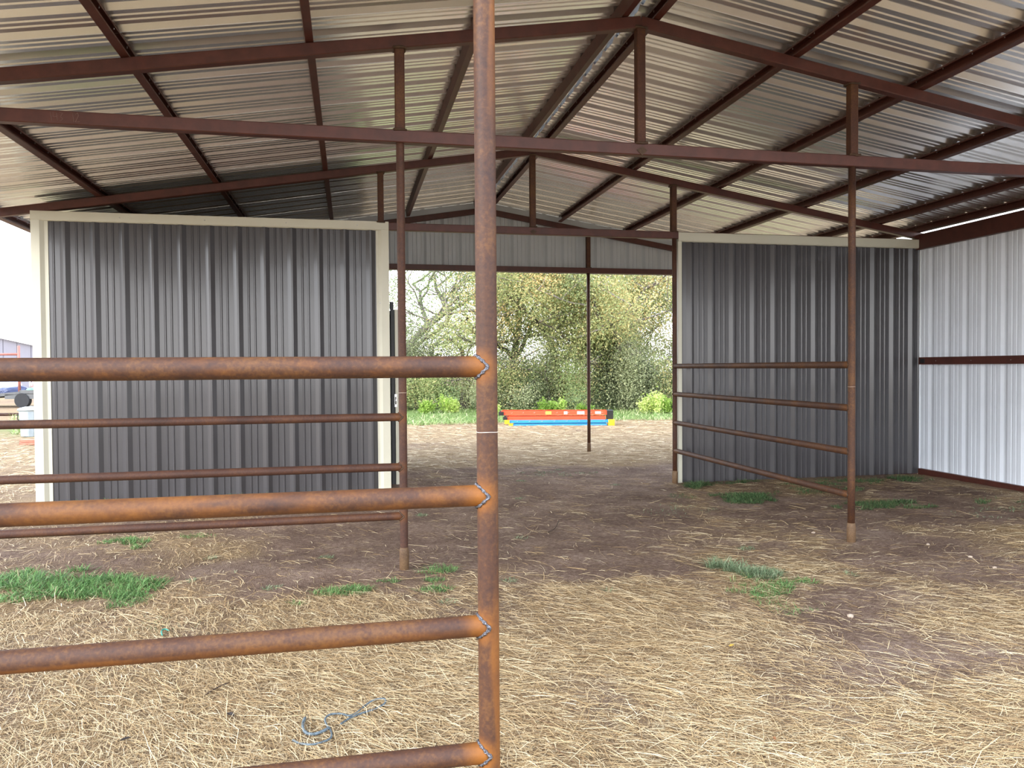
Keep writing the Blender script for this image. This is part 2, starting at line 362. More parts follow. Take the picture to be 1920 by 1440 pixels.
def rails(parent,P0,P1,zs,rust,weld0=True,weld1=False,drop=(0,0,0,0)):
    d=np.array([P1[0]-P0[0],P1[1]-P0[1]]);d/=np.linalg.norm(d)
    for k,z in enumerate(zs):
        w=[(P0[0]+d[0]*.02,P0[1]+d[1]*.02,z)]
        if weld1: w.append((P1[0]-d[0]*.02,P1[1]-d[1]*.02,z+drop[k]))
        wf=weldheat(w,.05,.9 if P0[1]<3 else .3)
        near=P0[1]<3
        def hf(q,k=k,z=z,wf=wf,near=near):
            h=wf(q)
            if near:
                a=(z-q[2])/PR; nn=float(fbm(q[0]*9,k*3.3+q[2]*40,13,3)); n1=float(fbm(q[0]*1.6,k*7.1,19,2))
                if k==2: h=max(h,.62*max(0,min(1,(a+.0-1.0*(nn-.5))*4))*min(1,max(0,(n1-.15)*3)))
                if k==1: h=max(h,.30*min(1,max(0,(nn+n1-.9)*3)))
                if k==0: h=max(h,.25*min(1,max(0,(nn-.6)*5)))
            return h
        m=MB(); m.tube([(*P0,z),(*P1,z+drop[k])],PR,32 if near else 20,seglen=.018 if near else .05,heatf=hf); r=m.build('rail',rust,parent,heat=True)
        saddle(P0[0],P0[1],z,d[0],d[1]).build('weld_bead',WELD if P0[1]<3 else REDW,r)
        if weld1: saddle(P1[0],P1[1],z+drop[k],-d[0],-d[1]).build('weld_bead',REDW,r)
fn=thing('pipe_fence','thick-looking rusty pipe post and four rails in the foreground, nearest the viewer','fence',(XL,Y0,gz(XL,Y0)),'rusty pipe stall dividers')
pipe_post(fn,XL,Y0,ZB-CT,RUST,sleeve=True,welds=[(XL-.022,Y0-.012,z) for z in RAILS],n=40)
rails(fn,(XL,Y0),(XE,Y0),RAILS,RUST)
fa=thing('pipe_fence','rusty pipe post and four rails behind the foreground fence, before the left charcoal wall','fence',(XL,YA,gz(XL,YA)),'rusty pipe stall dividers')
pipe_post(fa,XL,YA,ZB-CT,RUST2,welds=[(XL-.01,YA-.01,z) for z in RAILS]); pipe_post(fa,XE,YA,ZB-CT,RUST2)
rails(fa,(XL,YA),(XE,YA),RAILS,RUST2,weld1=True)
fb=thing('pipe_fence','rusty four-rail pipe divider on the right, running back to the right charcoal wall','fence',(XR,YA,gz(XR,YA)),'rusty pipe stall dividers')
pipe_post(fb,XR,YA,ZB-CT,RUST); pipe_post(fb,XR,YB-.03,ZB-CT,RUST2,ring=False)
rails(fb,(XR,YA),(XR,YB-.03),RAILS,RUST,weld1=True)
pc=thing('pipe_post','slim rusty pipe post standing alone at the open back of the shed','post',(XR,YC,gz(XR,YC)))
pipe_post(pc,XR,YC,ZB-CT,RUST2,ring=False)
# ================================================================== PARTITION WALLS
def vsheet(name,material,parent,x0,x1,y,z0,ztop,phase,face=-1,k=1.,lap=False):
    zt=ztop if callable(ztop) else (lambda x:ztop)
    return sheet(name,material,parent,profile(x0,x1,phase,lap,k),lambda u,t,h:(u,y+face*h,z0+(zt(u)-z0)*t),1)
def vtrim(parent,xo,xi,y,z0,z1):
    """raised corner trim: flat outer face, slanted inner face, small lip"""
    s=1 if xi>xo else -1
    pr=[(xo,y+.05),(xo,y-.040),(xo+s*.088,y-.040),(xo+s*.128,y-.012),(xi,y-.012),(xi,y+.01),(xo+s*.1,y+.05)]
    n=len(pr);m=MB();m.add([(a,b,z0) for a,b in pr]+[(a,b,z1) for a,b in pr],[(i,(i+1)%n,(i+1)%n+n,i+n) for i in range(n)]+[tuple(range(n)),tuple(range(n,2*n))])
    return m.build('side_trim',CREAM,parent)
def htrim(parent,x0,x1,y,z0,z1):
    m=MB(); m.prism([(-.05,z1),(.040,z1),(.040,z0+.012),(.030,z0),(-.05,z0)],(x0,y,0),(x1,y,0)); 
    return m.build('top_trim',CREAM,parent)
def screws(parent,pts):
    for p in pts:
        m=MB(); x,y,z=p; m.tube([(x,y+.003,z),(x,y-.002,z),(x,y-.005,z)],[.007,.007,.004],8); m.build('screw',STEEL,parent)
wl=thing('partition_wall','left charcoal ribbed steel wall framed in cream trim, on the left','wall',(-1.5,YB,0))
wt=3.275
vsheet('cladding',CHAR,wl,XE+.02,XL+.06,YB,.035,wt-.05,-3.10)
tt=htrim(wl,XE-.02,XL+.09,YB-.004,wt-.105,wt); screws(tt,[(x,YB-.044,wt-.05) for x in (-2.52,-1.62,-.72,.1)])
vtrim(wl,XE-.02,XE+.145,YB,.03,wt-.10); st=vtrim(wl,XL+.09,XL-.062,YB,.03,wt-.10); screws(st,[(XL-.02,YB-.028,z) for z in (2.3,.9)])
m=MB(); m.box((XE+.05,YB+.02,.02),(XL+.02,YB+.07,.075)); m.build('bottom_channel',RED,wl)
wr=thing('partition_wall','right charcoal ribbed steel wall with cream top trim, behind the right pipe divider','wall',(6,YB,0))
vsheet('cladding',CHAR,wr,XR+.07,XW-.01,YB+.02,-.03,wt-.05,4.40)
htrim(wr,XR+.055,XW+.0,YB+.0,wt-.135,wt-.015)
m=MB(); m.bbox((XR+.052,YB-.03,-.03),(XR+.105,YB+.06,wt-.13),.005); m.build('side_trim',CREAM,wr)
m=MB(); m.box((XR+.1,YB+.03,-.06),(XW-.02,YB+.08,0.0)); m.build('bottom_channel',RED,wr)
# rest of the tack room (left, between the two back trusses)
def xsheet(name,material,parent,x,y0,y1,z0,z1,phase,face,k=1.): 
    zt=z1 if callable(z1) else (lambda y:z1)
    return sheet(name,material,parent,profile(y0,y1,phase,False,k),lambda u,t,h:(x+face*h,u,z0+(zt(u)-z0)*t),1)
ws=thing('partition_wall','charcoal side wall of the enclosed tack room behind the left wall','wall',(XL+.06,11.3,0))
xsheet('cladding',CHAR,ws,XL+.03,YB+.09,YC-.06,.03,3.17,.1,1)
wo=thing('wall_left','outer left wall of the enclosed tack room',None,(XE,11.3,0),kind='structure')
xsheet('cladding',GREY,wo,XE-.02,YB+.06,YC+.05,.0,3.24,.1,-1)
wq=thing('partition_wall','back wall of the enclosed tack room under the gable','wall',(-1.5,YC+.05,0))
vsheet('cladding',GREY,wq,XE,XL,YC+.06,0,3.17,.1,1)
# sliding door on the tack room side, seen edge-on
sd=thing('sliding_door','sliding door seen edge-on beside the cream trim of the left wall','door',(.54,10.3,.07))
m=MB(); m.bbox((.492,9.60,.07),(.540,9.65,2.235),.003).bbox((.492,10.95,.07),(.540,11.0,2.235),.003).box((.495,9.62,.07),(.537,10.98,.12)).box((.495,9.62,2.18),(.537,10.98,2.235)); m.build('frame',RED if False else BLACK,sd)
xsheet('panel',CREAM,sd,.548,9.60,11.0,.07,2.235,.12,1,.8)
m=MB(); m.bbox((.541,9.575,.07),(.590,9.64,2.235),.003); m.build('edge_trim',CREAM,sd)
m=MB(); m.tube([(.545,9.585,1.16),(.545,9.56,1.14),(.545,9.56,1.08),(.545,9.585,1.06)],.008,8).bbox((.53,9.572,1.03),(.56,9.582,1.19),.002); m.build('latch',STEEL,sd)
m=MB(); m.bbox((.485,9.60,2.235),(.53,9.67,2.33),.004).bbox((.485,10.9,2.235),(.53,10.97,2.33),.004); m.build('roller_bracket',BLACK,sd)
# ================================================================== RIGHT WALL
w=thing('wall_right','white ribbed steel side wall',None,(XW,5.8,0),kind='structure')
xsheet('cladding',WHITE,w,XW,2.0,YB+.05,-.03,3.335,.10,1,.5)
def channel(parent,name,x,y0,y1,z0,z1,d=.05):
    H=z1-z0; pr=[(0,0),(d,0),(d,.004),(.004,.004),(.004,H-.004),(d,H-.004),(d,H),(0,H)]
    m=MB(); m.prism([(a,b) for a,b in pr],(x,y0,z0),(x,y1,z0)); return m.build(name,RED,parent)
o=channel(w,'wall_girt',XW-.055,2.0,YB-.02,1.512,1.612); 
for k in range(12):
    m=MB(); yy=YB-.35-k*.305*2; m.tube([(XW-.055,yy,1.56),(XW-.060,yy,1.56)],.005,6); m.build('screw',STEEL,o)
m=MB(); m.bbox((XW-.066,YB-.14,1.53),(XW-.053,YB-.06,1.59),.002); m.build('girt_clip',BLACK,o)
channel(w,'base_channel',XW-.055,2.0,YB-.02,-.045,.045); channel(w,'eave_strut',XW-.07,1.98,YB+.02,3.125,3.335,.065)
# ================================================================== BACK GABLE
w=thing('wall_back','pale grey ribbed gable panel over the open back',None,(XK,YC+.06,3.2),kind='structure')
vsheet('cladding',GREY,w,-4.0,8.0,YC+.052,3.168,lambda x:max(3.17,zroof(x)+.0),.02,1)
# rake closure between rafter and roof
for i,sg in enumerate((-1,1)):
    xe=-3.98 if sg<0 else 7.98
    m=MB(); zz=CT+.052; m.prism(rect(.003,.052),(XK,YC-.0,ZA+zz-.004),(xe,YC-.0,zch(xe)+zz)); o=m.build('trim_%d'%(i+1),GREY); tag(o,'flat grey closure strip under the back roof edge',None,kind='structure')
# ================================================================== GROUND
def masks(x,y):
    x=np.asarray(x,float);y=np.asarray(y,float)
    n=fbm(x*.9+3,y*.9,21,5); n2=fbm(x*.35,y*.5,31,3); n3=fbm(x*2.6,y*1.7,41,3)
    s=.86-.42*np.clip((y-3.3)/3.0,0,1)
    s=s-.55*np.exp(-(((x-1.3)/2.0)**2+((y-7.6)/1.7)**2)**2)      # bare dirt lane in the middle
    s=s-.35*np.exp(-(((x+.4)/.9)**2+((y-5.9)/.6)**2))
    s=s-.32*np.exp(-(((x-4.6)/1.2)**2+((y-5.2)/.9)**2))
    s=s-.30*np.exp(-(((x-3.0)/.7)**2+((y-4.2)/.45)**2))
    s=s-.25*np.exp(-(((x-2.4)/2.4)**2+((y-10)/1.6)**2))
    s=s+.60*np.clip((y-10.8)/1.2,0,1)
    s=s+.12*np.exp(-(((x-3.2)/.8)**2+((y-7.0)/.8)**2))
    s=s+1.35*(n-.5)+.55*(n3-.5)-.22*np.exp(-(((x-2.9)/.9)**2+((y-3.4)/.5)**2))
    g=.95*np.clip((y-20.3)/1.2,0,1)*np.clip((70-y)/10,0,1)+.6*(n2-.5)
    g=np.where(x<-3,.5*np.exp(-((y-22)/3)**2)+.45*(n-.45),g)
    g=np.where(y<20,np.minimum(g,.33)+0*g,g)
    g=np.where((y<19)&(x>-3.5),0,g)
    out=(x<-4.2)|(x>8.2)|(y<1.2); s=np.where(out,np.maximum(s,.72+.5*(n-.5)),s); s=np.where(y>20.5,s-.3,s)
    return np.clip(s,0,1),np.clip(g,0,1)
def axis(a,b,c,d,st):
    lo=[];q=b;s=st
    while q>a: q-=s;s*=1.25;lo.append(q)
    hi=[];q=c;s=st
    while q<d: q+=s;s*=1.25;hi.append(q)
    return np.array(lo[::-1]+list(np.arange(b,c,st))+hi)
gx=axis(-150,-5,9.5,150,.055); gy=axis(-60,1.8,14,170,.055)
GX,GY=np.meshgrid(gx,gy); GZ=ghz(GX,GY)+.012*(fbm(GX*7,GY*7,61,3)-.5); S_,G_=masks(GX,GY)
nx,ny=len(gx),len(gy); idx=np.arange(nx*ny).reshape(ny,nx)
Fq=np.stack([idx[:-1,:-1],idx[:-1,1:],idx[1:,1:],idx[1:,:-1]],-1).reshape(-1,4)
o=npmesh('floor',np.stack([GX,GY,GZ],-1).reshape(-1,3),Fq,GROUND,smooth=True,attrs=dict(straw=S_.ravel(),grass=G_.ravel()))
tag(o,'bare dirt ground inside and around the shed',None,kind='structure')
# ------------------------------------------------------------------ straw
def ribbons(P,az,L,W,bend,lift,roll):
    """3-point bent ribbons lying on the ground"""
    n=len(P); d=np.stack([np.cos(az),np.sin(az)],1); s=np.stack([-d[:,1],d[:,0]],1)
    V=np.zeros((n,6,3),np.float32)
    for j,t in enumerate((-.5,0,.5)):
        c=P[:,:2]+d*(L*t)[:,None]+s*(bend*L*(1-4*t*t))[:,None]
        z=P[:,2]+lift*(.5+t)*L+.004*(1-4*t*t)
        w=W*(1 if t<=0 else .6)
        for k,sg in enumerate((-.5,.5)):
            V[:,j*2+k,:2]=c+s*(w*sg*np.cos(roll))[:,None]; V[:,j*2+k,2]=z+w*sg*np.sin(roll)
    b=np.arange(n)[:,None]*6; Fq=np.concatenate([b+np.array([[0,1,3,2]]),b+np.array([[2,3,5,4]])],0)
    return V.reshape(-1,3),Fq
def scatter(n,x0,x1,y0,y1,fac=1,thr=0,trap=True):
    y=rng.uniform(y0,y1,n); 
    x=rng.uniform(x0,x1,n) if not trap else y*.21+(rng.uniform(-1,1,n))*(y*.80+1.5)
    s,_=masks(x,y); k=rng.random(n)<np.clip((s-thr)*fac,0.085,1)
    return x[k],y[k]
VV=[];FF=[];RR=[];off=0
for n,y0,y1,wid,ln,fac,thr in ((200000,2.0,5.2,.0019,.10,1.15,.2),(135000,5.0,10.5,.0027,.11,1.0,.2),(70000,10.2,20.5,.0055,.15,.9,.1)):
    x,y=scatter(n,0,0,y0,y1,fac,thr); n=len(x)
    ok=~((y>9.2)&(x<.66)&(x>-3.7)&(y<13.4))&~((x>7.65)&(y<9.7))&~((y>9.2)&(y<9.72)&(x>4.05)); x=x[ok];y=y[ok];n=len(x)
    s,_=masks(x,y)
    z=ghz(x,y)+.012*(fbm(x*7,y*7,61,3)-.5)+.002+rng.random(n)**2*.016*np.clip(s*1.4-.3,.1,1)
    flow=1.45+1.3*fbm(x*.8,y*.8,71,2)+.16*x
    az=np.where(rng.random(n)<.62,flow+rng.normal(0,.45,n),rng.uniform(0,6.283,n))
    L=ln*rng.lognormal(-.15,.5,n); L=np.clip(L,.02,.32)
    V,Fq=ribbons(np.stack([x,y,z],1),az,L,wid*rng.uniform(.6,1.5,n),rng.normal(0,.055,n),rng.normal(.02,.08,n)*(rng.random(n)<.5),rng.uniform(-.6,.6,n))
    VV.append(V);FF.append(Fq+off);off+=len(V); RR.append(np.repeat(np.clip(rng.beta(2.2,1.9,n)+.15*(fbm(x*1.3,y*1.3,81,2)-.5),0,1),6))
o=npmesh('straw_litter',np.concatenate(VV),np.concatenate(FF),STRAW,np.concatenate(RR)); tag(o,'dry yellow straw scattered over the dirt ground','straw',kind='stuff')
# ------------------------------------------------------------------ grass
def blades(x,y,z,h,w,lean=.85,curl=.9):
    n=len(x); az=rng.uniform(0,6.283,n); ln=np.abs(rng.normal(lean,.45,n)); d=np.stack([np.cos(az),np.sin(az)],1); s=np.stack([-d[:,1],d[:,0]],1)
    V=np.zeros((n,7,3),np.float32)
    for j,t in enumerate((0,.4,.75,1.)):
        out=h*(ln*t+curl*.45*t*t); zz=z+h*t*np.clip(1-.38*ln*t,.15,1)
        c=np.stack([x,y],1)+d*out[:,None]
        if j==3: V[:,6,:2]=c;V[:,6,2]=zz
        else:
            for k,sg in enumerate((-.5,.5)): V[:,j*2+k,:2]=c+s*(w*sg*(1-.35*t))[:,None]; V[:,j*2+k,2]=zz
    b=np.arange(n)[:,None]*7
    Fq=np.concatenate([b+np.array([[0,1,3,2]]),b+np.array([[2,3,5,4]]),b+np.array([[4,5,6,6]])],0)
    return V.reshape(-1,3),Fq
def patch(name,label,mt,spots,kind='stuff',parent=None,grp=None,cat='grass'):
    VV=[];FF=[];RR=[];off=0
    for (cx,cy,rx,ry,n,h,w) in spots:
        r=np.sqrt(rng.random(n)); a=rng.uniform(0,6.283,n); x=cx+rx*r*np.cos(a);y=cy+ry*r*np.sin(a)
        k=fbm(x*5,y*5,91,3)>.40+.16*r; x=x[k];y=y[k];n2=len(x)
        if n2==0: continue
        V,Fq=blades(x,y,ghz(x,y)-.004,h*rng.uniform(.4,1.15,n2)*(1.1-.4*r[k]),w*rng.uniform(.6,1.3,n2))
        VV.append(V);FF.append(Fq+off);off+=len(V);RR.append(np.repeat(np.clip(rng.normal(.45,.25,n2),0,1),7))
    V=np.concatenate(VV); Fq=np.concatenate(FF)
    me=bpy.data.meshes.new(name); q=[tuple(a[:3]) if a[2]==a[3] else tuple(a) for a in Fq.tolist()]
    me.from_pydata(V.tolist(),[],q); at=me.attributes.new('rnd','FLOAT','POINT'); at.data.foreach_set('value',np.concatenate(RR).astype(np.float32)); me.materials.append(mt); me.update()
    o=bpy.data.objects.new(name,me); C.objects.link(o); return tag(o,label,cat,grp,kind)
patch('grass_patch','large bright green grass patch at the left edge, behind the third foreground rail',GRASS,
   [(-2.25,5.95,.75,.42,5200,.085,.006),(-1.62,5.78,.33,.36,2600,.075,.005),(-1.5,5.45,.2,.2,700,.055,.004)])
patch('grass_patch','small green grass patch between the two left fences, far left',GRASS,[(-1.95,7.25,.22,.16,700,.06,.005),(-1.7,7.0,.16,.1,420,.06,.005),(-2.6,6.85,.14,.08,200,.05,.004),(-1.35,7.35,.2,.1,200,.04,.004)])
patch('grass_patch','green grass strip just left of the foreground post, below the second fence post',GRASS,
   [(.02,5.28,.30,.10,900,.055,.004),(.36,5.42,.28,.08,700,.05,.004),(-.36,5.05,.1,.08,260,.05,.004),(.55,5.2,.12,.08,240,.05,.004)])
patch('grass_patch','green tuft right beside the foot of the second fence post',GRASS,[(.62,5.72,.16,.14,520,.06,.004)])
patch('grass_patch','green and grey weeds on the right in front of the open lane',WEED,
   [(2.72,5.18,.17,.2,1700,.11,.004),(2.88,5.02,.16,.13,1100,.075,.004)])
patch('grass_patch','low green grass just below the grey weeds on the right',GRASS,
   [(2.62,4.72,.30,.2,1700,.05,.004),(3.0,4.75,.16,.12,620,.055,.004),(2.6,4.38,.34,.2,620,.035,.003),(2.62,4.95,.16,.16,800,.06,.004)])
patch('grass_patch','green grass at the foot of the right charcoal wall, coloured darker for the shade there',SHADEGRASS,
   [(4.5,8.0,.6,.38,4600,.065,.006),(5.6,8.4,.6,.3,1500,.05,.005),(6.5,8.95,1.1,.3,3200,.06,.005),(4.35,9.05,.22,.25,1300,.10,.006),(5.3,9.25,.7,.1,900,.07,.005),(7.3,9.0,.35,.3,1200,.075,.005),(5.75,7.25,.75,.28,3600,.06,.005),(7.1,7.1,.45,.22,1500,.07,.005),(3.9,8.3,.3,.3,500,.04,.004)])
patch('grass_patch','grass growing along the foot of the left charcoal wall',GRASS,
   [(-2.85,9.2,.35,.10,420,.09,.005),(-1.4,9.24,.9,.06,420,.07,.004),(-.3,9.26,.5,.05,160,.05,.004),(.75,9.0,.2,.15,160,.05,.004)])
patch('weed_tufts','scattered small weeds across the straw and dirt floor',WEED,
   [(x,y,.07,.06,int(90),.035,.0035) for x,y in [(-1.15,5.85),(-.85,6.0),(-1.1,6.5),(-.2,6.3),(1.45,6.6),(1.85,6.4),(2.0,5.6),(1.7,4.9),(3.2,5.8),(3.5,4.9),(4.4,4.6),(1.1,5.3),(.9,4.95),(3.9,4.3),(-.55,5.5),(.6,4.9),(3.6,3.9),(2.7,8.6),(3.3,9.3),(2.2,9.9),(1.9,8.6),(1.2,9.6),(3.0,11),(.7,7.9)]]
   +[(-1.1,4.9,.25,.2,160,.03,.003),(3.4,7.6,.5,.5,420,.035,.004),(6.6,6.6,.7,.35,500,.04,.004),(-.45,3.25,.15,.2,40,.04,.002),(.2,3.1,.1,.1,30,.04,.002),(2.9,10.6,.7,.3,420,.04,.006)])
n=16000; y=20.3+rng.random(n)**1.5*9; x=y*.21+rng.uniform(-1,1,n)*y*.6; k=fbm(x*.8,y*.8,55,3)>.36; x=x[k];y=y[k];n=len(x)
V,Fq=blades(x,y,ghz(x,y),.14*rng.uniform(.4,1.3,n),.022*rng.uniform(.6,1.2,n))
me=bpy.data.meshes.new('meadow_grass'); me.from_pydata(V.tolist(),[],[tuple(a[:3]) if a[2]==a[3] else tuple(a) for a in Fq.tolist()]); a_=me.attributes.new('rnd','FLOAT','POINT'); a_.data.foreach_set('value',np.repeat(rng.random(n),7).astype(np.float32)); me.materials.append(MEADOW); me.update()
o=bpy.data.objects.new('meadow_grass',me); C.objects.link(o); tag(o,'strip of light green grass in front of the trees','grass',kind='stuff')
# ------------------------------------------------------------------ small things on the ground
def crop(pts,name,label,cat,material,r,n=8,lift=.012,grp=None):
    # smooth path through ground points
    P=[np.array(p,float) for p in pts]; Q=[]
    for i in range(len(P)-1):
        p0=P[max(i-1,0)];p1=P[i];p2=P[i+1];p3=P[min(i+2,len(P)-1)]
        for t in np.linspace(0,1,7)[:-1]:
            Q.append(.5*((2*p1)+(-p0+p2)*t+(2*p0-5*p1+4*p2-p3)*t*t+(-p0+3*p1-3*p2+p3)*t**3))
    Q.append(P[-1]); L=[]
    for q in Q: L.append((q[0],q[1],gz(q[0],q[1])+lift+(q[2] if len(q)>2 else 0)))
    m=MB(); m.tube(L,r,n); o=m.build(name,material); return tag(o,label,cat,grp)
TWINE=simple('weathered_blue_grey_strap',(.095,.125,.145),.6,0,.5,60); TEAL=simple('teal_twine',(.04,.30,.24),.6)
def gp(px,py):
    d=F+RT*(px-960)/FOC-UP*(py-720)/FOC; t=(0-CAMZ)/d[2]; return (d[0]*t,d[1]*t)
# coordinates measured on the ground plane
strap=[(549,1397),(563,1405),(585,1408),(607,1402),(621,1392),(620,1378),(612,1368),(610,1358),(620,1350),(640,1348),(655,1350),(668,1344),(682,1332),(700,1321),(720,1319),(722,1326),(708,1334),(690,1340),(672,1347),(656,1356),(638,1370)]
crop([(*gp(a,b),.004*math.sin(i)) for i,(a,b) in enumerate(strap)],'wire_strap','crumpled blue-grey strap lying on the straw near the bottom, left of the foreground post','strap',TWINE,.0042,8,.018)
crop([gp(a,b) for a,b in [(572,1355),(568,1368),(572,1382),(584,1387),(600,1384),(618,1375)]],'strap_end','short curved piece of flattened blue-grey strap at the left end of the crumpled strap','strap',TWINE,.0065,8,.018)
crop([gp(a,b) for a,b in [(304,1195),(303,1187),(309,1183),(317,1186)]],'twine_scrap','tiny teal scrap of twine on the straw, just above the third foreground rail','twine',TEAL,.004,6,.014)
TW=simple('dark_dry_twig',(.05,.03,.02),.9)
crop([gp(a,b) for a,b in [(386,1305),(405,1294),(430,1283)]],'twig','dark thin twig in the straw below the third foreground rail','twig',TW,.003,6)
crop([(*gp(1028,1001),0),(*gp(1040,996),.01),(*gp(1048,985),.03)],'twig','small forked dark twig on the bare dirt in the middle','twig',TW,.004,6)
STN=simple('pale_stone',(.40,.32,.25),.9,0,.15,40,.4)
import bmesh
def stone(px,py,s,label):
    x,y=gp(px,py); bm=bmesh.new(); s*=.78; bmesh.ops.create_icosphere(bm,subdivisions=2,radius=s)
    for v in bm.verts:
        k=1+.35*(random.random()-.5); v.co=Vector((v.co.x*k*1.2,v.co.y*k,v.co.z*k*.7))
    me=bpy.data.meshes.new('stone'); bm.to_mesh(me); bm.free(); me.materials.append(STN); o=bpy.data.objects.new('stone',me); C.objects.link(o)
    o.location=(x,y,gz(x,y)+s*.35); tag(o,label,'stone','pale pebbles on the dirt floor')
for a in [(1525,1001,.019,'pale pebble on the dirt just left of the right fence post'),(1594,1155,.022,'tan angular stone below the foot of the right fence post'),
          (1740,1022,.016,'pale pebble on the dirt to the right of the right fence post, nearest to it'),(1819,1046,.019,'tan pebble on the bare dirt at the right, between two white ones'),
          (1864,995,.018,'white pebble farthest up the dirt at the right edge'),(1865,1067,.017,'white pebble lowest on the dirt at the right edge'),
          (1819,997,.011,'tiny orange-white pebble by the grass at the right edge')]: stone(*a)
LF=[simple('yellow_fallen_leaf',(.55,.36,.06),.7),simple('brown_fallen_leaf',(.25,.10,.04),.7),simple('dark_fallen_leaf',(.03,.022,.02),.7)]
def leaf(px,py,s,az,mt,label):
    x,y=gp(px,py); z=gz(x,y)+.02; m=MB(); pts=[(-1,0,0),(-.5,.38,.12),(.2,.42,.15),(1,0,.05),(.2,-.42,.18),(-.5,-.38,.12),(0,0,-.05)]
    c,q=math.cos(az),math.sin(az); v=[(x+s*(a*c-b*q),y+s*(a*q+b*c),z+s*h) for a,b,h in pts]; v+=[(a,b,h-.0008) for a,b,h in v]
    f=[(i,(i+1)%6,6) for i in range(6)]; f+=[(13,(i+1)%6+7,i+7) for i in range(6)]+[(i,i+7,(i+1)%6+7,(i+1)%6) for i in range(6)]
    m.add(v,f); tag(m.build('fallen_leaf',mt),label,'leaf','fallen leaves on the straw')
leaf(1372,1218,.022,.5,LF[0],'yellow fallen leaf on the straw right of the foreground post')
leaf(1452,1391,.014,1.2,LF[1],'orange-brown fallen leaf on the straw near the bottom right')
leaf(236,1393,.024,.6,LF[2],'dark curled leaf on the straw at the bottom left')
leaf(432,1348,.026,2.4,LF[2],'dark leaf scrap in a hollow of the straw, left of the crumpled strap')
# ================================================================== LADDERS
ORANGE=simple('orange_fibreglass',(.80,.085,.028),.4,0,.06,3); BLUE=simple('blue_fibreglass',(.03,.26,.62),.4,0,.1,3)
ALU=simple('ladder_aluminium',(.62,.62,.62),.35,1); YEL=simple('yellow_plastic',(.75,.45,.02),.5); YELST=simple('yellow_sticker',(.85,.75,.08),.5); WST=simple('white_sticker',(.85,.85,.85),.5)
def ladder(label,P0,P1,z0,w,col,capm,footm,nst,hr,stick=(),name='stepladder'):
    P0=np.array(P0);P1=np.array(P1);d=(P1-P0);Ln=np.linalg.norm(d);d/=Ln;s=np.array([-d[1],d[0]])
    t=thing(name,label,'ladder',(*P0,z0),'folded ladders on the grass')
    def at(a,b,z): q=P0+d*a+s*b; return (q[0],q[1],z)
    def chan(a0,b0,a1,b1,z,h,nm):   # C section rail
        m=MB(); sg=1 if b0<0 else -1
        pr=[(0,0),(-.03*sg,0),(-.03*sg,.005),(-.006*sg,.005),(-.006*sg,h-.005),(-.03*sg,h-.005),(-.03*sg,h),(0,h)]
        m.prism(pr,at(a0,b0,z),at(a1,b1,z)); return m.build(nm,col,t)
    for sg in (-1,1):
        wl_=w*.5;wr_=w*.32
        q=chan(0,sg*wl_,Ln,sg*wr_,z0+hr+.01,hr,'front_rail')
        if sg<0:
            for fr,ww,hh,mt in stick:
                b=wl_+(wr_-wl_)*fr; p=at(Ln*fr,-b-.002,z0+hr*1.5+.01); m=MB()
                m.prism([(-.0015,-hh/2),(.0015,-hh/2),(.0015,hh/2),(-.0015,hh/2)],np.array(p)-np.array([*d,0])*ww/2,np.array(p)+np.array([*d,0])*ww/2); m.build('sticker',mt,q)
        chan(.12,sg*wl_*.98,Ln*.97,sg*wr_*.98,z0,hr*.8,'rear_rail')
        m=MB(); p=np.array(at(-.02,sg*wl_,z0+hr*1.5)); 
        m.prism([(-.03,-.05),(.03,-.05),(.035,.045),(-.03,.05)],p-np.array([*d,0])*.04,p+np.array([*d,0])*.09); m.build('foot',footm,t)
        m=MB(); p=np.array(at(.10,sg*wl_*.98,z0+hr*.4)); m.prism([(-.03,-.04),(.03,-.04),(.03,.04),(-.03,.04)],p-np.array([*d,0])*.05,p+np.array([*d,0])*.06); m.build('foot',footm,t)
    for k in range(nst):
        f=.09+.84*k/(nst-1); b=w*.5+(w*.32-w*.5)*f
        m=MB(); a=Ln*f; m.prism([(-.04,0),(.04,0),(.04,.02),(.034,.02),(.034,.004),(-.034,.004),(-.034,.02),(-.04,.02)],at(a,-b,z0+hr*1.6),at(a,b,z0+hr*1.6)); m.build('step',ALU,t)
    m=MB(); p0=np.array(at(Ln-.05,0,z0+hr)); m.prism([(-.20,-hr*.9),(.20,-hr*.9),(.21,hr*1.05),(.17,hr*1.15),(-.17,hr*1.15),(-.21,hr*1.05)],p0,p0+np.array([*d,0])*.16); m.build('top_cap',capm,t)
    return t
zg=gz(5,19.9)
ladder('blue folded stepladder lying on the grass under the orange one',(4.02,19.75),(6.62,19.10),zg-.01,.50,BLUE,YEL,YEL,8,.075)
ladder('orange folded stepladder lying on top of the blue one, with stickers on its rail',(3.92,19.98),(6.64,19.26),zg+.140,.52,ORANGE,BLACK,BLACK,9,.115,
  [(.44,.15,.075,YELST),(.60,.09,.07,WST),(.74,.19,.075,WST),(.90,.15,.06,WST)])
